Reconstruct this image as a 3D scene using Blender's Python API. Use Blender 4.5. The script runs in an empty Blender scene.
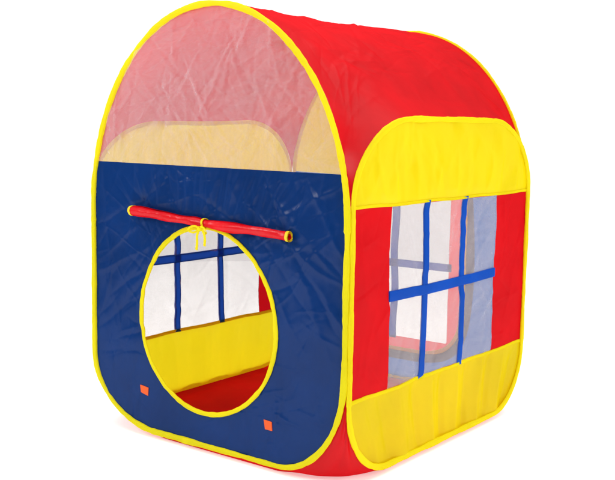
import bpy, math, random
import numpy as np
from mathutils import Matrix, Vector

random.seed(4)
rng = np.random.default_rng(11)
scene = bpy.context.scene
COL = scene.collection

# ------------------------------------------------------------------ sizes (metres)
W, D, H = 0.86, 0.917, 1.14          # width, depth, height of the tent
ZS = 0.61                            # spring line of the front / back arch
ZB = 0.737                           # seam between navy wall and mesh on the front
Z1, Z2 = 0.661, 0.212                # seams of the side walls
ZT0 = 0.667
BASE = np.array([W / 2, D / 2, 0.0])  # tent origin

# ------------------------------------------------------------------ node helpers
def material(name):
    m = bpy.data.materials.new(name)
    m.use_nodes = True
    nt = m.node_tree
    nt.nodes.clear()
    return m, nt

def node(nt, kind, **kw):
    n = nt.nodes.new(kind)
    for k, v in kw.items():
        if k.startswith('i_'):
            n.inputs[k[2:].replace('_', ' ')].default_value = v
        else:
            setattr(n, k, v)
    return n

def fabric(name, col, trans=0.3, tcol=None, rough=0.38, spec=0.5, crease=0.25, var=0.12, fine=0.06, sheen=0.0):
    """thin nylon taffeta: coloured diffuse, light coming through, a soft gloss, crumple creases and weave"""
    m, nt = material(name)
    L = nt.links.new
    out = node(nt, 'ShaderNodeOutputMaterial')
    tc = node(nt, 'ShaderNodeTexCoord')
    # low frequency tone variation
    n1 = node(nt, 'ShaderNodeTexNoise', i_Scale=5.0, i_Detail=5.0, i_Roughness=0.6)
    L(tc.outputs['Object'], n1.inputs['Vector'])
    hsv = node(nt, 'ShaderNodeHueSaturation')
    hsv.inputs['Color'].default_value = (*col, 1)
    mr = node(nt, 'ShaderNodeMapRange')
    mr.inputs['From Min'].default_value = 0.3
    mr.inputs['From Max'].default_value = 0.7
    mr.inputs['To Min'].default_value = 1 - var
    mr.inputs['To Max'].default_value = 1 + var
    L(n1.outputs['Fac'], mr.inputs['Value'])
    L(mr.outputs['Result'], hsv.inputs['Value'])
    # crumple creases: edges of warped voronoi cells, at two scales
    nw = node(nt, 'ShaderNodeTexNoise', i_Scale=7.0, i_Detail=3.0)
    L(tc.outputs['Object'], nw.inputs['Vector'])
    add = node(nt, 'ShaderNodeVectorMath', operation='MULTIPLY_ADD')
    L(nw.outputs['Color'], add.inputs[0])
    add.inputs[1].default_value = (0.16, 0.16, 0.16)
    L(tc.outputs['Object'], add.inputs[2])
    v1 = node(nt, 'ShaderNodeTexVoronoi', feature='F1', i_Scale=13.0)
    L(add.outputs[0], v1.inputs['Vector'])
    v2 = node(nt, 'ShaderNodeTexVoronoi', feature='F1', i_Scale=31.0)
    L(add.outputs[0], v2.inputs['Vector'])
    mix = node(nt, 'ShaderNodeMath', operation='MULTIPLY_ADD')
    L(v2.outputs['Distance'], mix.inputs[0])
    mix.inputs[1].default_value = 0.35
    L(v1.outputs['Distance'], mix.inputs[2])
    b1 = node(nt, 'ShaderNodeBump')
    b1.inputs['Strength'].default_value = crease
    b1.inputs['Distance'].default_value = 0.02
    L(mix.outputs[0], b1.inputs['Height'])
    n2 = node(nt, 'ShaderNodeTexNoise', i_Scale=420.0, i_Detail=2.0)
    L(tc.outputs['Object'], n2.inputs['Vector'])
    b2 = node(nt, 'ShaderNodeBump')
    b2.inputs['Strength'].default_value = fine
    b2.inputs['Distance'].default_value = 0.002
    L(n2.outputs['Fac'], b2.inputs['Height'])
    L(b1.outputs['Normal'], b2.inputs['Normal'])
    df = node(nt, 'ShaderNodeBsdfDiffuse')
    L(hsv.outputs['Color'], df.inputs['Color'])
    df.inputs['Roughness'].default_value = 0.5
    L(b2.outputs['Normal'], df.inputs['Normal'])
    gl = node(nt, 'ShaderNodeBsdfGlossy')
    gl.inputs['Color'].default_value = (1, 1, 1, 1)
    gl.inputs['Roughness'].default_value = rough
    L(b2.outputs['Normal'], gl.inputs['Normal'])
    p = node(nt, 'ShaderNodeMixShader')
    p.inputs[0].default_value = spec * 0.1
    L(df.outputs[0], p.inputs[1]); L(gl.outputs[0], p.inputs[2])
    tr = node(nt, 'ShaderNodeBsdfTranslucent')
    tr.inputs['Color'].default_value = (*(tcol or col), 1)
    L(b1.outputs['Normal'], tr.inputs['Normal'])
    ms = node(nt, 'ShaderNodeMixShader')
    ms.inputs[0].default_value = trans
    L(p.outputs[0], ms.inputs[1])
    L(tr.outputs[0], ms.inputs[2])
    L(ms.outputs[0], out.inputs['Surface'])
    return m

def netting(name, col, cover, speck=0.2):
    """fine white mosquito net: mostly holes, threads that scatter light, denser at grazing angles"""
    m, nt = material(name)
    L = nt.links.new
    out = node(nt, 'ShaderNodeOutputMaterial')
    tc = node(nt, 'ShaderNodeTexCoord')
    n1 = node(nt, 'ShaderNodeTexNoise', i_Scale=270.0, i_Detail=2.0)
    L(tc.outputs['Object'], n1.inputs['Vector'])
    n2 = node(nt, 'ShaderNodeTexNoise', i_Scale=9.0, i_Detail=6.0, i_Roughness=0.65)
    L(tc.outputs['Object'], n2.inputs['Vector'])
    lw = node(nt, 'ShaderNodeLayerWeight')
    lw.inputs['Blend'].default_value = 0.35
    m1 = node(nt, 'ShaderNodeMath', operation='MULTIPLY_ADD')   # weave speckle
    L(n1.outputs['Fac'], m1.inputs[0]); m1.inputs[1].default_value = speck; m1.inputs[2].default_value = cover - speck / 2 - 0.09
    m2 = node(nt, 'ShaderNodeMath', operation='MULTIPLY_ADD')
    L(n2.outputs['Fac'], m2.inputs[0]); m2.inputs[1].default_value = 0.10; m2.inputs[2].default_value = -0.05
    m3 = node(nt, 'ShaderNodeMath', operation='ADD')
    L(m1.outputs[0], m3.inputs[0]); L(m2.outputs[0], m3.inputs[1])
    m4 = node(nt, 'ShaderNodeMath', operation='MULTIPLY_ADD', use_clamp=True)
    L(lw.outputs['Facing'], m4.inputs[0]); m4.inputs[1].default_value = 0.30
    L(m3.outputs[0], m4.inputs[2])
    d = node(nt, 'ShaderNodeBsdfPrincipled')
    d.inputs['Base Color'].default_value = (*col, 1)
    d.inputs['Roughness'].default_value = 0.55
    tl = node(nt, 'ShaderNodeBsdfTranslucent')
    tl.inputs['Color'].default_value = (*col, 1)
    ms0 = node(nt, 'ShaderNodeMixShader')
    ms0.inputs[0].default_value = 0.35
    L(d.outputs[0], ms0.inputs[1]); L(tl.outputs[0], ms0.inputs[2])
    tp = node(nt, 'ShaderNodeBsdfTransparent')
    ms = node(nt, 'ShaderNodeMixShader')
    m5 = node(nt, 'ShaderNodeMath', operation='MINIMUM')
    L(m4.outputs[0], m5.inputs[0]); m5.inputs[1].default_value = 0.36
    L(m5.outputs[0], ms.inputs[0]); L(tp.outputs[0], ms.inputs[1]); L(ms0.outputs[0], ms.inputs[2])
    L(ms.outputs[0], out.inputs['Surface'])
    return m

M_RED = fabric('red_nylon', (0.66, 0.003, 0.008), trans=0.19, tcol=(0.78, 0.010, 0.018), rough=0.32, spec=0.17, crease=0.06, var=0.14)
M_REDSIDE = fabric('red_nylon_side', (0.72, 0.005, 0.010), trans=0.22, tcol=(0.80, 0.008, 0.014), rough=0.36, spec=0.1, crease=0.06)
M_YEL = fabric('yellow_nylon', (0.94, 0.82, 0.004), trans=0.30, tcol=(0.95, 0.80, 0.02), rough=0.30, spec=0.2, crease=0.06, var=0.05)
M_YEL2 = fabric('yellow_nylon_lower', (0.95, 0.79, 0.004), trans=0.42, tcol=(0.99, 0.92, 0.015), rough=0.28, spec=0.24, crease=0.07, var=0.07)
M_NAVY = fabric('navy_nylon', (0.001, 0.029, 0.152), trans=0.06, tcol=(0.004, 0.06, 0.32), rough=0.28, spec=0.15, crease=0.07, var=0.16)
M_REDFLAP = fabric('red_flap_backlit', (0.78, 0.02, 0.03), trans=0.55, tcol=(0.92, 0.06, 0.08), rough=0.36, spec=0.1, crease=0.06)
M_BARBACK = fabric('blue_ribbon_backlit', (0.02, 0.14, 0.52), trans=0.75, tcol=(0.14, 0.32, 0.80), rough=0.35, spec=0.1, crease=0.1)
M_FACING = fabric('grey_facing', (0.08, 0.09, 0.13), trans=0.35, tcol=(0.18, 0.20, 0.28), rough=0.4, spec=0.1, crease=0.06)
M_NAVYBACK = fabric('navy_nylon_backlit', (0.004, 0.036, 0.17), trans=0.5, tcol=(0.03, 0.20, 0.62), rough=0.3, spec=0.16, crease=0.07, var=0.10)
M_TAPE = fabric('yellow_binding_tape', (0.93, 0.84, 0.006), trans=0.30, tcol=(0.95, 0.86, 0.01), rough=0.55, spec=0.15, crease=0.05, var=0.06, fine=0.3)
M_HEM = fabric('yellow_hem', (0.93, 0.84, 0.006), trans=0.35, rough=0.5, spec=0.12, crease=0.05, var=0.06, fine=0.2)
M_BAR = fabric('blue_ribbon', (0.003, 0.090, 0.56), trans=0.25, tcol=(0.05, 0.18, 0.70), rough=0.35, spec=0.16, crease=0.15)
M_BAREDGE = fabric('blue_ribbon_hem', (0.003, 0.085, 0.54), trans=0.15, tcol=(0.03, 0.13, 0.55), rough=0.35, spec=0.16, crease=0.15)
M_ORANGE = fabric('orange_patch', (0.85, 0.13, 0.03), trans=0.05, rough=0.7, spec=0.15, crease=0.1)
M_ROLL = fabric('red_flap_nylon', (0.74, 0.005, 0.012), trans=0.08, rough=0.30, spec=0.25, crease=0.3)
M_ROLLTRIM = fabric('flap_edge_tape', (0.85, 0.66, 0.02), trans=0.05, rough=0.55, spec=0.2, crease=0.1)
M_SHEET = fabric('red_groundsheet', (0.66, 0.006, 0.010), trans=0.10, rough=0.40, spec=0.1, crease=0.1)
M_NET = netting('white_netting', (0.90, 0.85, 0.92), 0.215, 0.18)
M_SIDENET = netting('side_window_netting', (0.86, 0.85, 0.89), 0.185)
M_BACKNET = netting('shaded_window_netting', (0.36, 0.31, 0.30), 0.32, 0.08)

# ------------------------------------------------------------------ mesh helpers
def link(name, verts, faces, mat, parent, smooth=True, label=None, kind=None):
    me = bpy.data.meshes.new(name)
    me.from_pydata([tuple(v) for v in verts], [], faces)
    me.update()
    if smooth:
        me.polygons.foreach_set('use_smooth', [True] * len(me.polygons))
    me.materials.append(mat)
    o = bpy.data.objects.new(name, me)
    COL.objects.link(o)
    if parent is not None:
        o.parent = parent
    if label:
        o['label'] = label
    if kind:
        o['kind'] = kind
    return o

def lopsided(v):
    """the sprung hoops never stand quite square: the far left shoulder of the tent leans out a little"""
    sm = lambda t: np.clip(t, 0, 1) ** 2 * (3 - 2 * np.clip(t, 0, 1))
    v = v.copy()
    f = sm((v[:, 1] / D + 0.5 - 0.45) / 0.55) * np.clip(-v[:, 0] / (W / 2), 0, 1) ** 0.8 * sm((v[:, 2] - 0.40) / 0.35)
    v[:, 0] -= 0.030 * f
    v[:, 2] += 0.012 * f
    return v

class MB:
    def __init__(self):
        self.v = []; self.f = []
    def grid(self, P, wrap_u=False, wrap_v=False):
        P = np.asarray(P, float)
        n, m, _ = P.shape
        b = len(self.v)
        self.v.extend((P.reshape(-1, 3) - BASE).tolist())
        for i in range(n if wrap_u else n - 1):
            i2 = (i + 1) % n
            for j in range(m if wrap_v else m - 1):
                j2 = (j + 1) % m
                self.f.append((b + i * m + j, b + i2 * m + j, b + i2 * m + j2, b + i * m + j2))
        return self
    def shell(self, P, off):
        """two layers of cloth joined along two edges"""
        P = np.asarray(P, float)
        return self.grid(np.concatenate([P, (P + np.asarray(off))[::-1]], 0), True)
    def fan(self, ring):
        ring = np.asarray(ring, float)
        b = len(self.v)
        self.v.extend((ring - BASE).tolist())
        self.v.append((ring.mean(0) - BASE).tolist())
        n = len(ring)
        for i in range(n):
            self.f.append((b + i, b + (i + 1) % n, b + n))
        return self
    def build(self, name, mat, parent, **kw):
        return link(name, lopsided(np.array(self.v)).tolist(), self.f, mat, parent, **kw)

# ------------------------------------------------------------------ wrinkle fields
_tab = rng.random((64, 64))
def vnoise(u, v):
    iu = np.floor(u).astype(int); iv = np.floor(v).astype(int)
    fu = u - iu; fv = v - iv
    fu = fu * fu * (3 - 2 * fu); fv = fv * fv * (3 - 2 * fv)
    g = lambda a, b: _tab[a % 64, b % 64]
    return (g(iu, iv) * (1 - fu) * (1 - fv) + g(iu + 1, iv) * fu * (1 - fv)
            + g(iu, iv + 1) * (1 - fu) * fv + g(iu + 1, iv + 1) * fu * fv) - 0.5

GAIN = 2.0
class Wrinkles:
    """height field over a flat panel: soft billow, broad undulation and many sharp creases"""
    def __init__(self, seed, u0, u1, v0, v1, n=120, amp=0.0012, billow=0.0, und=0.003, lmin=0.04, lmax=0.22,
                 wmin=0.004, wmax=0.012, angles=None, extra=()):
        r = np.random.default_rng(seed)
        amp *= GAIN; extra = [(*e[:5], e[5] * GAIN) for e in extra]
        self.b = (u0, u1, v0, v1); self.billow = billow; self.und = und; self.seed = seed
        self.c = []
        for _ in range(n):
            a = r.uniform(0, math.pi) if angles is None else math.radians(r.normal(*angles[r.integers(len(angles))]))
            ln = r.uniform(lmin, lmax)
            w = r.uniform(wmin, wmax)
            self.c.append((r.uniform(u0, u1), r.uniform(v0, v1), a, ln, w, amp * r.choice([-1, 1]) * r.uniform(0.3, 1.0) * w / 0.008))
        self.c += [(u, v, math.radians(a), ln, w, am) for u, v, a, ln, w, am in extra]
    def __call__(self, u, v):
        u = np.asarray(u, float); v = np.asarray(v, float)
        u0, u1, v0, v1 = self.b
        s = np.clip((u - u0) / (u1 - u0), 0, 1); t = np.clip((v - v0) / (v1 - v0), 0, 1)
        edge = np.clip(16 * s * (1 - s), 0, 1) ** 0.5 * np.clip(16 * t * (1 - t), 0, 1) ** 0.5
        h = self.billow * (16 * s * (1 - s) * t * (1 - t)) ** 0.8
        k = self.seed * 3.7
        h = h + self.und * (vnoise(u * 6 + k, v * 6 + k) * 1.6 + vnoise(u * 15 + k, v * 15 - k) * 0.7) * edge
        for cu, cv, a, ln, w, am in self.c:
            du = u - cu; dv = v - cv
            x = du * math.cos(a) + dv * math.sin(a)
            y = -du * math.sin(a) + dv * math.cos(a)
            y = y + 0.06 * x * np.sin(x * 30 + cu * 50)           # creases are never quite straight
            q = np.clip(1 - (x / ln) ** 2, 0, 1)
            h = h + am * q * 1 / np.cosh(np.clip(y / (w * (0.35 + 0.65 * q)), -30, 30)) * (0.25 + 0.75 * edge)
        return h

# ------------------------------------------------------------------ outlines
def front_half(z):
    """half width of the arch above the spring line"""
    t = np.clip((np.asarray(z, float) - ZS) / (H - ZS), 0, 1)
    return W / 2 * np.sqrt(1 - t * t)

def arch_top(x):
    t = np.clip((np.asarray(x, float) - W / 2) / (W / 2), -1, 1)
    return ZS + (H - ZS) * np.sqrt(np.clip(1 - t * t, 0, 1))

RXL, RZL, RXR, RZR, ZF = 0.25, 0.20, 0.20, 0.25, 0.018
def front_outline(n=400):
    """closed outline (x,z), counter clockwise starting at the right spring point"""
    pts = []
    for a in np.linspace(0, math.pi, 160):
        pts.append((W / 2 + W / 2 * math.cos(a), ZS + (H - ZS) * math.sin(a)))
    for z in np.linspace(ZS, ZF + RZL, 40)[1:-1]:
        pts.append((0, z))
    for a in np.linspace(math.pi, 1.5 * math.pi, 50):
        pts.append((RXL + RXL * math.cos(a), ZF + RZL + RZL * math.sin(a)))
    for x in np.linspace(RXL, W - RXR, 40)[1:-1]:
        pts.append((x, ZF))
    for a in np.linspace(1.5 * math.pi, 2 * math.pi, 50):
        pts.append((W - RXR + RXR * math.cos(a), ZF + RZR + RZR * math.sin(a)))
    for z in np.linspace(ZF + RZR, ZS, 40)[1:-1]:
        pts.append((W, z))
    return np.array(pts)

def front_bottom(x):
    x = np.asarray(x, float)
    l = np.clip((RXL - x) / RXL, 0, 1); r = np.clip((x - (W - RXR)) / RXR, 0, 1)
    return np.where(l > 0, ZF + RZL * (1 - np.sqrt(1 - l * l)), ZF + RZR * (1 - np.sqrt(1 - r * r)))

LEFT_K = 0.89
SRY, SRZ = 0.25, 0.20          # upper corners of a side wall
BRY, BRZ = 0.18, 0.185         # lower corners
def side_top(y, k=1.0):
    y = np.asarray(y, float)
    d = np.clip((np.abs(y - D / 2) - (D / 2 - SRY)) / SRY, 0, 1)
    return ZT0 + SRZ * k * np.sqrt(1 - d * d) + 0.003 * np.sin(math.pi * y / D)
def side_bottom(y):
    y = np.asarray(y, float)
    d = np.clip((np.abs(y - D / 2) - (D / 2 - BRY)) / BRY, 0, 1)
    return ZF + BRZ * (1 - np.sqrt(1 - d * d))
def side_outline(k=1.0):
    pts = []
    yy = D / 2 - D / 2 * np.cos(np.linspace(0, math.pi, 220))
    for y in yy: pts.append((y, float(side_bottom(y))))
    for y in yy[::-1]: pts.append((y, float(side_top(y, k))))
    return np.array(pts)

def resample(pts, step):
    """closed polyline resampled at an even step"""
    P = np.vstack([pts, pts[:1]])
    d = np.r_[0, np.cumsum(np.linalg.norm(np.diff(P, axis=0), axis=1))]
    n = max(8, int(d[-1] / step))
    t = np.linspace(0, d[-1], n, endpoint=False)
    return np.stack([np.interp(t, d, P[:, k]) for k in range(P.shape[1])], 1)

def rim(pts3, normal, ra, rb, name, mat, parent, seed=0, step=0.006, label=None, inset=0.0):
    """binding tape sewn over the spring wire: a slightly uneven flattened tube around a closed outline"""
    P = resample(np.asarray(pts3, float), step)
    n = len(P)
    T = np.roll(P, -1, 0) - np.roll(P, 1, 0)
    T /= np.linalg.norm(T, axis=1)[:, None]
    N = np.asarray(normal, float)
    Bv = np.cross(T, N); Bv /= np.linalg.norm(Bv, axis=1)[:, None]
    if ((P - P.mean(0)) * Bv).sum() < 0: Bv = -Bv
    P = P - Bv * inset
    k = np.arange(n) * step
    wob = 1 + 0.16 * vnoise(k * 18 + seed * 9, k * 0 + seed) * 2 + 0.22 * vnoise(k * 70 + seed, k * 0 + 3.3 + seed) + 0.12 * vnoise(k * 150 + seed, k * 0 + 1.7 + seed)
    off = 0.0012 * vnoise(k * 9 + seed * 5, k * 0 + 7.7)
    m = 12
    G = np.zeros((n, m, 3))
    for j in range(m):
        a = 2 * math.pi * j / m
        G[:, j] = P + Bv * ((ra * wob) * math.copysign(abs(math.cos(a)) ** 0.7, math.cos(a)) + off)[:, None] + N * ((rb * wob) * math.copysign(abs(math.sin(a)) ** 0.8, math.sin(a)))[:, None]
    return MB().grid(G, True, True).build(name, mat, parent, label=label)

def ribbon(path, width_dir, w, thick, name, mat, parent, build=True, mb=None, hem_mat=None):
    """flat ribbon swept along a path"""
    P = np.asarray(path, float); n = len(P)
    T = np.gradient(P, axis=0); T /= np.linalg.norm(T, axis=1)[:, None] + 1e-12
    Wd = np.asarray(width_dir, float)
    if Wd.ndim == 1: Wd = np.tile(Wd, (n, 1))
    Wd = Wd - T * (Wd * T).sum(1)[:, None]; Wd /= np.linalg.norm(Wd, axis=1)[:, None] + 1e-12
    N = np.cross(T, Wd)
    prof = [(-.5, -.5), (-.36, -.55), (0, -.62), (.36, -.55), (.5, -.5), (.5, .5), (.36, .55), (0, .62), (-.36, .55), (-.5, .5)]
    G = np.stack([P + Wd * (a * w) + N * (b * thick) for a, b in prof], 1)
    mb = mb or MB()
    mb.grid(G, False, True)
    mb.fan(G[0][::-1]); mb.fan(G[-1])
    if not build:
        return mb
    o = mb.build(name, mat, parent)
    if hem_mat is not None:
        o.data.materials.append(hem_mat)
        m_ = len(prof)
        for k, p in enumerate(o.data.polygons):
            if k < (n - 1) * m_ and k % m_ in (0, 3, 4, 5, 8, 9):
                p.material_index = 1
    return o

def smooth_path(pts, n=40):
    P = np.asarray(pts, float)
    k = len(P)
    t = np.linspace(0, k - 1, n)
    out = []
    for q in t:
        i = min(int(q), k - 2); f = q - i
        p0 = P[max(i - 1, 0)]; p1 = P[i]; p2 = P[i + 1]; p3 = P[min(i + 2, k - 1)]
        out.append(0.5 * ((2 * p1) + (-p0 + p2) * f + (2 * p0 - 5 * p1 + 4 * p2 - p3) * f * f + (-p0 + 3 * p1 - 3 * p2 + p3) * f ** 3))
    return np.array(out)

# ------------------------------------------------------------------ the tent
tent = bpy.data.objects.new('play_tent', None)
COL.objects.link(tent)
tent.empty_display_size = 0.2
tent['label'] = 'pop-up play tent in red, yellow and navy nylon with arched roof and round doorway'
tent['category'] = 'play tent'

# ---- front and back walls
def end_wall(y0, out, seed, front):
    """out = -1 front (faces -y), +1 back"""
    wr = Wrinkles(seed, 0, W, 0, 0.75, n=320, amp=0.0015, billow=0.006, und=0.005, wmin=.0018, wmax=.0065,
                  angles=[(60, 22), (115, 25), (20, 20), (75, 10)],
                  extra=([(x, 0.70, 90 + a, 0.075, 0.0042, am * 0.8) for x, a, am in
                          [(.33, 8, .0016), (.38, -4, -.0014), (.43, 3, .0018), (.47, -12, -.0015), (.52, -22, .0017),
                           (.57, -28, -.0014), (.62, -20, .0016), (.68, -34, .0013), (.73, -12, -.0012), (.24, 14, .0013),
                           (.18, 20, .0014), (.29, 12, -.0012), (.355, 2, .0014), (.40, -2, -.0013), (.50, -15, .0014), (.545, -20, -.0014), (.595, -26, .0014), (.65, -30, -.0013), (.78, -8, .0012)]]
                         + [(.72, .60, 140, .16, .008, .0016), (.74, .50, 128, .18, .007, -.0014), (.77, .40, 112, .16, .008, .0013),
                            (.10, .47, 25, .14, .007, .0014), (.14, .42, 30, .10, .006, -.0012), (.70, .56, 150, .2, .006, .0013),
                            (.80, .62, 120, .12, .006, .0014), (.64, .66, 118, .10, .006, -.0013)]) if front else ())
    hole_c = np.array([0.425, 0.348]) if front else np.array([0.43, 0.39])
    if front:
        hole = lambda a: hole_c + np.array([0.229 * math.cos(a), 0.238 * math.sin(a)])
        ztop = ZB
    else:
        def hole(a):                                       # a taller opening with straight sides and round corners
            c, s = math.cos(a), math.sin(a)
            q = 10.0 if s > 0 else 4.0
            rr = (abs(c / 0.229) ** q + abs(s / 0.27) ** q) ** (-1 / q)
            return hole_c + rr * np.array([c, s])
        ztop = Z1 + 0.01
    # outer boundary of the navy part
    zz = np.linspace(ZS, ztop, 14)
    outer = [(W / 2 + float(front_half(z)), z) for z in zz]
    outer += [(x, ztop) for x in np.linspace(outer[-1][0], W - outer[-1][0], 200)[1:]]
    outer += [(W / 2 - float(front_half(z)), z) for z in zz[::-1][1:]]
    fo = front_outline()
    i0 = 160
    outer += [tuple(p) for p in fo[i0:]]
    outer = resample(np.array(outer), 0.0032 if front else 0.0045)
    ang = np.arctan2(outer[:, 1] - hole_c[1], outer[:, 0] - hole_c[0])
    nr = 130 if front else 70
    G = np.zeros((len(outer), nr, 2))
    for i, a in enumerate(ang):
        h = hole(a)
        # direction of the ray must agree with the outer point
        d = outer[i] - hole_c
        if front:
            k = 1 / math.sqrt((d[0] / 0.229) ** 2 + (d[1] / 0.238) ** 2)
            h = hole_c + d * k
        G[i] = h + np.linspace(0, 1, nr)[:, None] * (outer[i] - h)
    P = np.zeros((len(outer), nr, 3))
    P[..., 0] = G[..., 0]; P[..., 2] = G[..., 1]
    P[..., 1] = y0 + out * wr(G[..., 0], G[..., 1])
    wall = MB().grid(P, True).build('front_wall' if front else 'back_wall', M_NAVY if front else M_NAVYBACK, tent)
    # upper fill: mesh on the front, yellow nylon on the back
    wt = Wrinkles(seed + 7, 0, W, ztop - 0.02, H, n=300, amp=0.0019, billow=0.010, und=0.004, wmin=.0015, wmax=.0055, angles=[(35, 25), (150, 25), (95, 30)])
    x_e = float(front_half(ztop))
    xs = W / 2 - x_e * np.cos(np.linspace(0, math.pi, 400))
    v = np.linspace(0, 1, 220)
    X = np.repeat(xs[:, None], 220, 1)
    Z = ztop + (arch_top(xs)[:, None] - ztop) * v[None]
    P = np.stack([X, y0 + out * (wt(X, Z) + wr(X, np.minimum(Z, ztop)) * np.clip(1 - (Z - ztop) / 0.05, 0, 1)), Z], -1)
    if front:
        MB().shell(P, (0, 0.003, 0)).build('mesh_window', M_NET, wall)
    else:
        MB().grid(P).build('upper_panel', M_YEL, wall)
    # spring rim
    o3 = np.array([(x, y0 + out * 0.0036, z) for x, z in fo])
    rim(o3, (0, 1, 0), 0.0075, 0.0046, 'rim', M_TAPE, wall, seed=seed, inset=0.0055)
    # door trim
    t3 = np.array([(*hole(a),) for a in np.linspace(0, 2 * math.pi, 240, endpoint=False)])
    t3 = resample(t3, 0.005)
    t3 = np.stack([t3[:, 0], y0 + out * (wr(t3[:, 0], t3[:, 1]) + (0.002 if front else -0.004)), t3[:, 1]], 1)
    rim(t3, (0, 1, 0), 0.0062, 0.0026, 'doorway_trim', M_TAPE if front else M_ROLLTRIM, wall, seed=seed + 2, step=0.005)
    if not front:                                          # doubled cloth round the opening
        aa = np.linspace(0, 2 * math.pi, 240, endpoint=False)
        hh = np.array([hole(a) for a in aa])
        t = np.linspace(0.004, 0.034, 8)[None, :, None]
        dr = (hh - hole_c) / np.linalg.norm(hh - hole_c, axis=1)[:, None]
        Gf = hh[:, None] + dr[:, None] * t
        Pf = np.stack([Gf[..., 0], y0 - 0.003 + out * wr(Gf[..., 0], Gf[..., 1]), Gf[..., 1]], -1)
        MB().grid(Pf, True).build('doorway_facing', M_FACING, wall)
    return wall, wr, hole, hole_c

front, wr_front, hole_f, hc = end_wall(0.0, -1, 1, True)
back, wr_back, hole_b, hcb = end_wall(D, 1, 5, False)

# two little orange patches sewn below the doorway
def patch(corners, ang):
    c = np.asarray(corners, float)
    n = 10
    u = np.linspace(0, 1, n)
    G = np.zeros((n, n, 2))
    for i in range(n):
        for j in range(n):
            a, b = u[i], u[j]
            G[i, j] = (1 - a) * (1 - b) * c[0] + a * (1 - b) * c[1] + a * b * c[2] + (1 - a) * b * c[3]
    Y = -wr_front(G[..., 0], G[..., 1]) - 0.0022
    top = np.stack([G[..., 0], Y, G[..., 1]], -1)
    mb = MB().grid(top)
    edge = np.concatenate([top[0], top[1:, -1], top[-1, ::-1][1:], top[::-1, 0][1:-1]])
    low = edge + np.array([0, 0.002, 0])
    mb.grid(np.stack([edge, low], 1), True)
    mb.build('patch', M_ORANGE, front)
patch([(.192, .144), (.223, .141), (.221, .119), (.194, .124)], 0)
patch([(.619, .131), (.645, .130), (.648, .109), (.624, .108)], 0)
# cloth join on the bottom tape
rim_join = [(x, -0.0072 - 0.0004 * math.sin(k), ZF + 0.0055 + 0.0002 * k) for k, x in enumerate(np.linspace(.350, .372, 6))]
ribbon(rim_join, (0, 0, 1), 0.016, 0.002, 'tape_join', M_TAPE, front)

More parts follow.
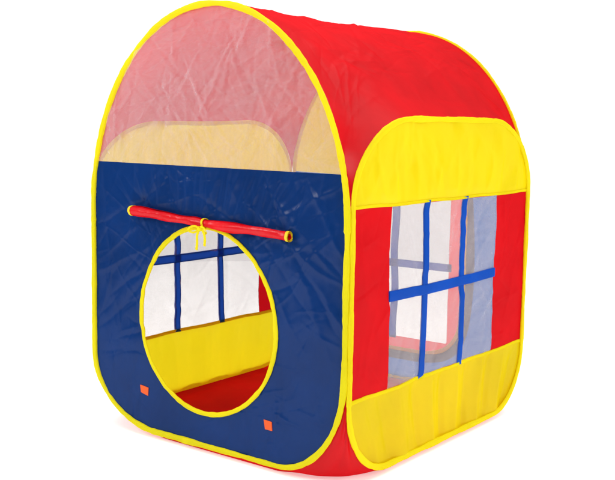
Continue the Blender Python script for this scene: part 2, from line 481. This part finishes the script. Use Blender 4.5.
# ---- rolled up front door flap
def rolled_flap():
    L0, L1 = np.array([0.167, 0.613]), np.array([0.702, 0.588])
    xtie = 0.432
    def spiral(t0, t1, grow, name, mat, parent, turns=3.1, n=60):
        s = np.linspace(t0, t1, n); m = 96
        th = np.linspace(0, 2 * math.pi * turns, m)
        G = np.zeros((n, m, 3))
        for i, q in enumerate(s):
            c = L0 + (L1 - L0) * q
            zc = c[1] - 0.010 * math.exp(-((c[0] - xtie) / 0.10) ** 2) * 0.3 + 0.0008 * math.sin(q * 17)
            pin = 1 - 0.30 * math.exp(-((c[0] - xtie) / 0.022) ** 2)
            end = max(0, (q - 0.9) / 0.1)
            R = (0.0120 + 0.0012 * math.sin(q * 11 + 1) + 0.001 * math.sin(q * 31)) * pin * (1 + 0.16 * end)
            for j, a in enumerate(th):
                f = j / (m - 1)
                r = R * (0.55 + 0.45 * f ** 0.8) + grow
                if f > 0.93: r += (f - 0.93) / 0.07 * (0.002 + 0.009 * end ** 2)      # the loose edge lifts a little
                r *= 1 + 0.05 * math.sin(a * 3 + q * 9) + 0.02 * math.sin(a * 7 + q * 23)
                aa = a + 0.9 - 2 * math.pi * turns + 0.25 * math.sin(q * 5)
                G[i, j] = (c[0], -0.0165 - 0.002 * math.sin(q * 3) + r * math.cos(aa) * 0.92, zc + r * math.sin(aa))
        return MB().grid(G).build(name, mat, parent)
    roll = spiral(0.004, 0.996, 0.0, 'door_flap', M_ROLL, tent, n=200)
    roll['label'] = 'rolled up red door flap tied above the doorway'
    spiral(0.0, 0.016, 0.0011, 'edge_trim', M_ROLLTRIM, roll, n=8)
    spiral(0.984, 1.0, 0.0011, 'edge_trim', M_ROLLTRIM, roll, n=8)
    # yellow tie: a loop round the roll, a small bow and two tails
    zc = 0.601 - 0.003; yc = -0.0165
    tie = MB()
    loop = [(xtie + 0.0015 * math.sin(a * 2), yc + 0.0118 * math.cos(a), zc + 0.0122 * math.sin(a)) for a in np.linspace(0, 2 * math.pi, 40)]
    ribbon(loop, (1, 0, 0), 0.006, 0.0012, None, None, None, build=False, mb=tie)
    ky, kz = -0.033, zc - 0.012
    bow_l = smooth_path([(xtie, ky, kz), (xtie - .012, ky - .006, kz + .006), (xtie - .030, ky - .006, kz + .001), (xtie - .037, ky - .002, kz - .008),
                         (xtie - .022, ky, kz - .011), (xtie - .006, ky, kz - .004), (xtie + .002, ky, kz)], 44)
    bow_r = smooth_path([(xtie, ky, kz), (xtie + .010, ky - .006, kz + .006), (xtie + .021, ky - .006, kz + .001), (xtie + .022, ky - .002, kz - .009),
                         (xtie + .012, ky, kz - .010), (xtie + .002, ky, kz)], 40)
    ribbon(bow_l, (0, -.45, 1), 0.0055, 0.001, None, None, None, build=False, mb=tie)
    ribbon(bow_r, (0, -.45, 1), 0.0055, 0.001, None, None, None, build=False, mb=tie)
    t1 = smooth_path([(xtie - .001, ky, kz), (xtie - .005, ky - .005, kz - .016), (xtie - .007, ky - .003, kz - .036), (xtie - .012, ky, kz - .054)], 24)
    t2 = smooth_path([(xtie + .010, ky - .002, kz - .002), (xtie + .019, ky - .006, kz - .010), (xtie + .020, ky - .004, kz - .024), (xtie + .016, ky - .001, kz - .042)], 20)
    ribbon(t1, (1, 0, .2), 0.0075, 0.001, None, None, None, build=False, mb=tie)
    ribbon(t2, (1, 0, .1), 0.0075, 0.001, None, None, None, build=False, mb=tie)
    knot = [(xtie - .006 + .012 * k / 7, ky - .003 * math.sin(math.pi * k / 7), kz + .001 * math.sin(k)) for k in range(8)]
    ribbon(knot, (0, -.2, 1), 0.010, 0.005, None, None, None, build=False, mb=tie)
    tie.build('tie', M_TAPE, roll)
rolled_flap()

# ---- closed flap in the back opening: red nylon frame round a netting window with blue bars
def back_flap():
    y0 = D + 0.006
    wx0, wx1, wz0, wz1 = 0.255, 0.602, 0.160, 0.648
    ang = np.linspace(0, 2 * math.pi, 300, endpoint=False)
    cen = np.array([(wx0 + wx1) / 2, (wz0 + wz1) / 2])
    wf = Wrinkles(33, .2, .66, .12, .66, n=40, amp=0.0008, und=0.003)
    outer = np.array([hole_b(a) for a in ang])
    outer = hcb + (outer - hcb) * 1.04
    inner = []
    for p in outer:
        d = p - cen
        k = min((wx1 - wx0) / 2 / max(abs(d[0]), 1e-9), (wz1 - wz0) / 2 / max(abs(d[1]), 1e-9))
        inner.append(cen + d * k)
    inner = np.array(inner)
    t = np.linspace(0, 1, 14)[None, :, None]
    G = inner[:, None] * (1 - t) + outer[:, None] * t
    P = np.stack([G[..., 0], y0 - wf(G[..., 0], G[..., 1]) * 0.5, G[..., 1]], -1)
    fl = MB().grid(P, True).build('door_flap', M_REDFLAP, tent, label='closed red door flap with netting window at the back')
    X, Z = np.meshgrid(np.linspace(wx0, wx1, 60), np.linspace(wz0, wz1, 70), indexing='ij')
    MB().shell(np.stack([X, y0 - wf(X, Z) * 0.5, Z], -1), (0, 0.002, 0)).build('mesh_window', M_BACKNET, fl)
    zz = np.linspace(wz0 - .006, wz1 + .006, 30)
    xx = np.linspace(wx0 - .006, wx1 + .010, 30)
    for xb in (0.403,):
        ribbon(np.stack([xb + 0 * zz + .003 * np.sin(zz * 25), y0 - .002 + 0 * zz, zz], 1), (1, 0, 0), .025, .004, 'window_bar', M_BARBACK, fl)
    ribbon(np.stack([xx, y0 - .0045 + 0 * xx, 0.402 + .006 * (xx - .4)], 1), (0, 0, 1), .024, .004, 'window_bar', M_BARBACK, fl)
back_flap()

# ---- side walls
def side_wall(x0, out, seed):
    """out = +1 right (faces +x), -1 left"""
    yl, yr = 0.168, 0.714
    up = Wrinkles(seed, 0, D, Z1 - .05, 0.88, n=110, amp=0.0011, billow=0.008, und=0.006, angles=[(90, 14), (60, 20), (115, 15)], wmin=.0025, wmax=.018,
                  extra=[(y, Z1 + .04, 90 + a, .09, .010, am) for y, a, am in [(.12, 25, .0022), (.2, 10, -.002), (.28, 4, .0022), (.36, -5, -.002), (.47, 4, .0024), (.56, -2, -.002), (.65, -6, .0022), (.75, 8, -.002), (.83, -16, .002)]])
    lo = Wrinkles(seed + 1, 0, D, ZF - .001, Z2 + .05, n=26, amp=0.0010, billow=-0.006, und=0.005, angles=[(92, 9)], lmin=.08, lmax=.2, wmin=.006, wmax=.016,
                  extra=[(y, .12, 90 + a, .14, .012, am * (1.0 if out > 0 else 0.4)) for y, a, am in
                         [(.10, 28, .0030), (.17, 20, -.0034), (.24, 14, .0036), (.32, 8, -.0040), (.39, 4, .0044), (.45, 1, -.0042), (.52, -3, .0046),
                          (.58, -5, -.0040), (.65, -10, .0044), (.71, -13, -.0038), (.78, -18, .0036), (.84, -26, -.003)]])
    md = Wrinkles(seed + 2, 0, D, Z2 - .05, Z1 + .05, n=130, amp=0.0014, billow=0.002, und=0.005, wmin=.002, wmax=.008, angles=[(75, 25), (150, 20), (15, 15)])
    def field(y, z):
        a = np.clip((z - (Z1 - .03)) / .06, 0, 1); b = np.clip(((Z2 + .03) - z) / .06, 0, 1)
        a = a * a * (3 - 2 * a); b = b * b * (3 - 2 * b)
        return up(y, z) * a + lo(y, z) * b + md(y, z) * (1 - a - b)
    def surf(Y, Z, off=0.0):
        return np.stack([x0 + out * (field(Y, Z) + off), Y, Z], -1)
    # red strips either side of the window
    yy = np.r_[np.linspace(0, yl, 66), np.linspace(yl, yr, 90)[1:], np.linspace(yr, D, 76)[1:]]
    zz = np.r_[Z2, np.linspace(Z2 + .003, Z1 - .003, 160), Z1]
    Y, Z = np.meshgrid(yy, zz, indexing='ij')
    mb = MB().grid(surf(Y, Z))
    m_ = len(zz)
    def is_hole(f):
        i, j = divmod(f[0], m_)
        return yy[i] >= yl - 1e-6 and yy[i] < yr - 1e-6 and 1 <= j < m_ - 2
    mb.f = [f for f in mb.f if not is_hole(f)]
    wall = mb.build('side_wall', M_REDSIDE, tent)
    Y, Z = np.meshgrid(np.linspace(yl, yr, 120), np.linspace(Z2 + .003, Z1 - .003, 110), indexing='ij')
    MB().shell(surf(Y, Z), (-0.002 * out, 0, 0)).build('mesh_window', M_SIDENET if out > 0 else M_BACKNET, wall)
    ys = D / 2 - D / 2 * np.cos(np.linspace(0, math.pi, 320))
    v = np.linspace(0, 1, 76)
    Y = np.repeat(ys[:, None], 76, 1)
    Z = Z1 + (side_top(ys, 1.0 if out > 0 else LEFT_K)[:, None] - Z1) * v
    MB().grid(surf(Y, Z)).build('upper_panel', M_YEL, wall)
    Z = Z2 + (side_bottom(ys)[:, None] - Z2) * v
    MB().grid(surf(Y, Z)).build('lower_panel', M_YEL2, wall)
    # hems along the two seams
    yh = np.linspace(0.004, D - 0.004, 160)
    for z, w in ((Z1 + .001, .007), (Z2 - .001, .009)):
        zz = z + .0012 * np.sin(yh * 23)
        ribbon(surf(yh, zz, 0.0004), (0, 0, 1), w, .0042, 'hem', M_HEM, wall)
    # bars
    for yb, lean in ((0.341, 0), (0.540, 0)):
        zz = np.linspace(Z2 - .004, Z1 + .004, 60)
        yy = yb + lean * (zz - .66) / .45 * -0.2 + .002 * np.sin(zz * 14 + yb * 9)
        yy = yy - .011
        ribbon(surf(yy, zz, 0.0), (0, 1, 0), .023, .0045, 'window_bar', M_BAR if out > 0 else M_BARBACK, wall, hem_mat=M_BAREDGE)
    yy = np.linspace(yl - .003, yr + .003, 80)
    zb = 0.441 if out > 0 else 0.436
    zz = zb + .003 * np.sin((yy - yl) / (yr - yl) * math.pi + 3.0)
    ribbon(surf(yy, zz, 0.0), (0, 0, 1), .025, .0065, 'window_bar', M_BAR if out > 0 else M_BARBACK, wall, hem_mat=M_BAREDGE)
    o = side_outline(1.0 if out > 0 else LEFT_K)
    o3 = np.stack([x0 + out * .0036 + 0 * o[:, 0], o[:, 0], o[:, 1]], 1)
    rim(o3, (1, 0, 0), 0.0075, 0.0046, 'rim', M_TAPE, wall, seed=seed + 3, inset=0.0055)
    return wall
right = side_wall(W, 1, 12)
left = side_wall(0.0, -1, 21)
right['label'] = 'window wall with red sides and yellow bands, facing right'
left['label'] = 'window wall on the far left, seen from inside'

# ---- red roof: a barrel stretched from the front arch over the side walls to the back arch
def roof():
    wr = Wrinkles(40, 0, D, -1, 1, n=0, und=0)
    ny, ns = 340, 400
    ys = D / 2 - D / 2 * np.cos(np.linspace(0, math.pi, ny))
    a0 = math.asin((ZT0 - ZS) / (H - ZS))
    an = np.linspace(a0, math.pi - a0, ns)
    Y = np.repeat(ys[:, None], ns, 1)
    tt = np.linspace(0, 1, ns)[None]
    zt = np.where(tt < 0.5, side_top(ys)[:, None], side_top(ys, LEFT_K)[:, None])
    at = np.arcsin((zt - ZS) / (H - ZS))                       # angle at which the arch meets the side wall
    A = at + (math.pi - 2 * at) * tt
    sag = 0.004 * np.sin(math.pi * ys / D)[:, None]
    Z = ZS + (H - ZS) * np.sin(A)
    hw = W / 2 * np.cos(A)
    edge = W / 2 - W / 2 * np.cos(at)                          # the flat side wall stands proud of the arch here
    X0 = hw + np.sign(hw) * edge * np.exp(-(Z - zt) / 0.075)
    wgt = np.sin(tt * math.pi) + 0 * zt
    nx = np.cos(A) / (W / 2); nz = np.sin(A) / (H - ZS)
    ln = np.sqrt(nx ** 2 + nz ** 2); nx = nx / ln; nz = nz / ln
    an = a0 + (math.pi - 2 * a0) * tt[0]
    arc = (an[None] - math.pi / 2) * 0.55 + 0 * Y                      # arc length-ish coordinate
    w2 = Wrinkles(41, 0, D, -0.75, 0.75, n=260, amp=0.0013, und=0.005, wmin=.0025, wmax=.010, angles=[(10, 22), (80, 20), (140, 20)], lmin=.04, lmax=.2,
                  extra=[(.05, -.42, 40, .12, .008, .002), (.09, -.36, 55, .12, .008, -.002), (.06, -.30, 35, .10, .007, .0018),
                         (.12, -.45, 60, .1, .008, .002), (.30, -.40, 5, .2, .010, .0018), (.5, -.34, 175, .2, .010, -.0016),
                         (.25, -.16, 25, .14, .010, .0009), (.35, -.14, 12, .2, .012, -.0009), (.18, -.2, 50, .16, .01, .002)])
    ends = np.clip(np.minimum(Y, D - Y) / 0.07, 0, 1)
    h = w2(Y, -arc) * (0.15 + 0.85 * ends) - sag * wgt - 0.0045 - 0.001 * ends
    X = W / 2 + X0 + nx * h * np.clip(wgt * 6, 0, 1)
    Zf = Z + nz * h * np.clip(wgt * 6, 0, 1)
    MB().grid(np.stack([X, Y, Zf], -1)).build('roof', M_RED, tent)
roof()

# ---- red corner gussets that join the rims near the ground, and the ground sheet
corner_edges = []
def gusset(cx, cy, rx, rz, bulge):
    """cx, cy are 0 or 1: which corner of the tent"""
    n, m = 46, 40
    ph = np.linspace(0, math.pi / 2, n)
    sx = 1 if cx else -1; sy = 1 if cy else -1
    X0 = W if cx else 0.0; Y0 = D if cy else 0.0
    A = np.stack([X0 - sx * (rx - rx * np.cos(ph)), Y0 + 0 * ph, ZF + rz - rz * np.sin(ph)], 1)
    B = np.stack([X0 + 0 * ph, Y0 - sy * (BRY - BRY * np.cos(ph)), ZF + BRZ - BRZ * np.sin(ph)], 1)
    B[0, 2] = A[0, 2] = max(A[0, 2], B[0, 2])
    w = np.linspace(0, 1, m)
    G = A[:, None] * (1 - w)[None, :, None] + B[:, None] * w[None, :, None]
    g = np.sin(ph)[:, None] * (4 * w * (1 - w))[None]
    fold = 0.004 * np.sin(w[None] * 19 + ph[:, None] * 2) * g + 0.003 * np.sin(w[None] * 9 - ph[:, None] * 5) * g
    fold = fold * np.cos(ph)[:, None]
    G[..., 0] += sx * (bulge * g + fold)
    G[..., 1] += sy * (bulge * g + fold)
    G[..., 2] -= 0.013 * g * np.sin(ph)[:, None] ** 3
    MB().grid(G).build('corner_gusset', M_RED, tent)
for cx, cy, rx, rz, bulge in ((1, 0, RXR, RZR, .014), (0, 0, RXL, RZL, -.012), (1, 1, RXR, RZR, -.012), (0, 1, RXL, RZL, -.012)):
    gusset(cx, cy, rx, rz, bulge)

def ground_sheet():
    pts = []
    def cut(x0, y0, x1, y1, cx, cy, bulge=-.012):
        for t in np.linspace(0, 1, 24):
            x = x0 + (x1 - x0) * t; y = y0 + (y1 - y0) * t
            g = 4 * t * (1 - t)
            pts.append((x + cx * g * bulge, y + cy * g * bulge, ZF - 0.012 * g))
    e = 0.0
    cut(W, BRY, W - RXR, 0, 1, -1, .014)
    for x in np.linspace(W - RXR, RXL, 60)[1:-1]: pts.append((x, -e - .002 * math.sin((x - RXL) / (W - RXR - RXL) * math.pi), ZF))
    cut(RXL, 0, 0, BRY, -1, -1)
    for y in np.linspace(BRY, D - BRY, 50)[1:-1]: pts.append((-e, y, ZF))
    cut(0, D - BRY, RXL, D, -1, 1)
    for x in np.linspace(RXL, W - RXR, 50)[1:-1]: pts.append((x, D + e, ZF))
    cut(W - RXR, D, W, D - BRY, 1, 1)
    for y in np.linspace(D - BRY, BRY, 50)[1:-1]: pts.append((W + e, y, ZF))
    P = resample(np.array(pts), 0.012)
    c = np.array([W / 2, D / 2])
    wr = Wrinkles(60, 0, W, 0, D, n=90, amp=0.0016, und=0.008, wmin=.006, wmax=.016)
    t = np.linspace(0.02, 1, 60)
    PZ = P[:, 2]; P = P[:, :2]
    G = c + (P - c)[:, None] * t[None, :, None]
    z = np.clip(0.010 + wr(G[..., 0], G[..., 1]) * 0.8, 0.0085, 0.03)
    edge = np.clip((t - .945) / .055, 0, 1)[None] ** 1.6
    z = z * (1 - edge) + PZ[:, None] * edge
    mb = MB().grid(np.concatenate([G, z[..., None]], -1), True)
    # the sheet hangs a little below the rims and turns under
    rows = []
    for q in np.linspace(0, 1, 5):
        inn = (c - P) / np.linalg.norm(c - P, axis=1)[:, None] * (0.020 * q ** 1.4 - 0.001 * math.sin(math.pi * q))
        rows.append(np.column_stack([P + inn, PZ * (1 - q) + 0.002 * q]))
    mb.grid(np.stack(rows, 1), True)
    mb.build('ground_sheet', M_SHEET, tent)
ground_sheet()

# ------------------------------------------------------------------ white studio floor
def studio_floor():
    m, nt = material('white_studio_floor')
    out = node(nt, 'ShaderNodeOutputMaterial')
    p = node(nt, 'ShaderNodeBsdfPrincipled')
    p.inputs['Roughness'].default_value = 0.6
    p.inputs['Specular IOR Level'].default_value = 0.2
    tc = node(nt, 'ShaderNodeTexCoord')
    n = node(nt, 'ShaderNodeTexNoise', i_Scale=3.0, i_Detail=4.0)
    cr = node(nt, 'ShaderNodeMapRange')
    cr.inputs['To Min'].default_value = 0.90
    cr.inputs['To Max'].default_value = 0.94
    nt.links.new(tc.outputs['Object'], n.inputs['Vector'])
    nt.links.new(n.outputs['Fac'], cr.inputs['Value'])
    nt.links.new(cr.outputs[0], p.inputs['Base Color'])
    p.inputs['Emission Color'].default_value = (1, 1, 1, 1)          # added glow: keeps the plain floor white and lifts the tent's shadow
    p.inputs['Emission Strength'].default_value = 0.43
    nt.links.new(p.outputs[0], out.inputs['Surface'])
    R = 3.2
    vs = [(0, 0, 0.004)]; fs = []
    n_ = 96
    for i in range(n_):
        a = 2 * math.pi * i / n_
        vs.append((R * math.cos(a), R * math.sin(a), 0.004))
    for i in range(n_):
        fs.append((0, 1 + i, 1 + (i + 1) % n_))
    link('floor', vs, fs, m, None, smooth=False, kind='structure')
studio_floor()

# ------------------------------------------------------------------ light: white studio surround and softboxes
world = bpy.data.worlds.new('World')
scene.world = world
world.use_nodes = True
nt = world.node_tree
nt.nodes.clear()
wo = node(nt, 'ShaderNodeOutputWorld')
bg = node(nt, 'ShaderNodeBackground')
tc = node(nt, 'ShaderNodeTexCoord')
dt = node(nt, 'ShaderNodeVectorMath', operation='DOT_PRODUCT')
nt.links.new(tc.outputs['Generated'], dt.inputs[0])
dt.inputs[1].default_value = (-0.60, 0.79, 0.10)                 # towards the white background
mr = node(nt, 'ShaderNodeMapRange', interpolation_type='SMOOTHSTEP')
mr.inputs['From Min'].default_value = -0.3
mr.inputs['From Max'].default_value = 0.7
mr.inputs['To Min'].default_value = 0.16
mr.inputs['To Max'].default_value = 1.16
nt.links.new(dt.outputs['Value'], mr.inputs['Value'])
bg.inputs['Color'].default_value = (1.0, 1.0, 1.0, 1)
nt.links.new(mr.outputs[0], bg.inputs['Strength'])
nt.links.new(bg.outputs[0], wo.inputs['Surface'])

def softbox(name, loc, target, size, power, col=(1, 0.985, 0.96)):
    l = bpy.data.lights.new(name, 'AREA')
    l.shape = 'RECTANGLE'; l.size, l.size_y = size
    l.energy = power; l.color = col
    o = bpy.data.objects.new(name, l)
    COL.objects.link(o)
    o.location = loc
    d = Vector(target) - Vector(loc)
    o.rotation_euler = d.to_track_quat('-Z', 'Y').to_euler()
    return o
softbox('softbox_overhead', (0.2, 0.0, 3.4), (0, 0, 0), (4.5, 4.5), 125)
softbox('softbox_camera_left', (-1.5, -3.0, 2.3), (0, 0, 0.6), (1.3, 1.3), 66)
softbox('softbox_camera_right', (3.3, -0.9, 2.2), (0.2, 0, 0.7), (1.5, 1.5), 48)

# ------------------------------------------------------------------ camera
cam = bpy.data.cameras.new('camera')
co = bpy.data.objects.new('camera', cam)
COL.objects.link(co)
r = Vector((0.79643148, 0.60448661, 0.01711221))
u = Vector((-0.08482164, 0.08364829, 0.99287877))
d = r.cross(u)      # points back, towards the viewer
pos = Vector((2.132481, -1.841854, 0.855653)) - Vector(BASE)
co.matrix_world = Matrix(((r.x, u.x, d.x, pos.x), (r.y, u.y, d.y, pos.y), (r.z, u.z, d.z, pos.z), (0, 0, 0, 1)))
cam.sensor_width = 36
cam.lens = 1005.037 / 615 * 36
cam.clip_start = 0.05
cam.clip_end = 200
scene.camera = co

scene.view_settings.view_transform = 'Standard'
scene.view_settings.look = 'None'
scene.view_settings.exposure = 0
scene.cycles.transparent_max_bounces = 24
scene.cycles.max_bounces = 12
scene.cycles.diffuse_bounces = 6
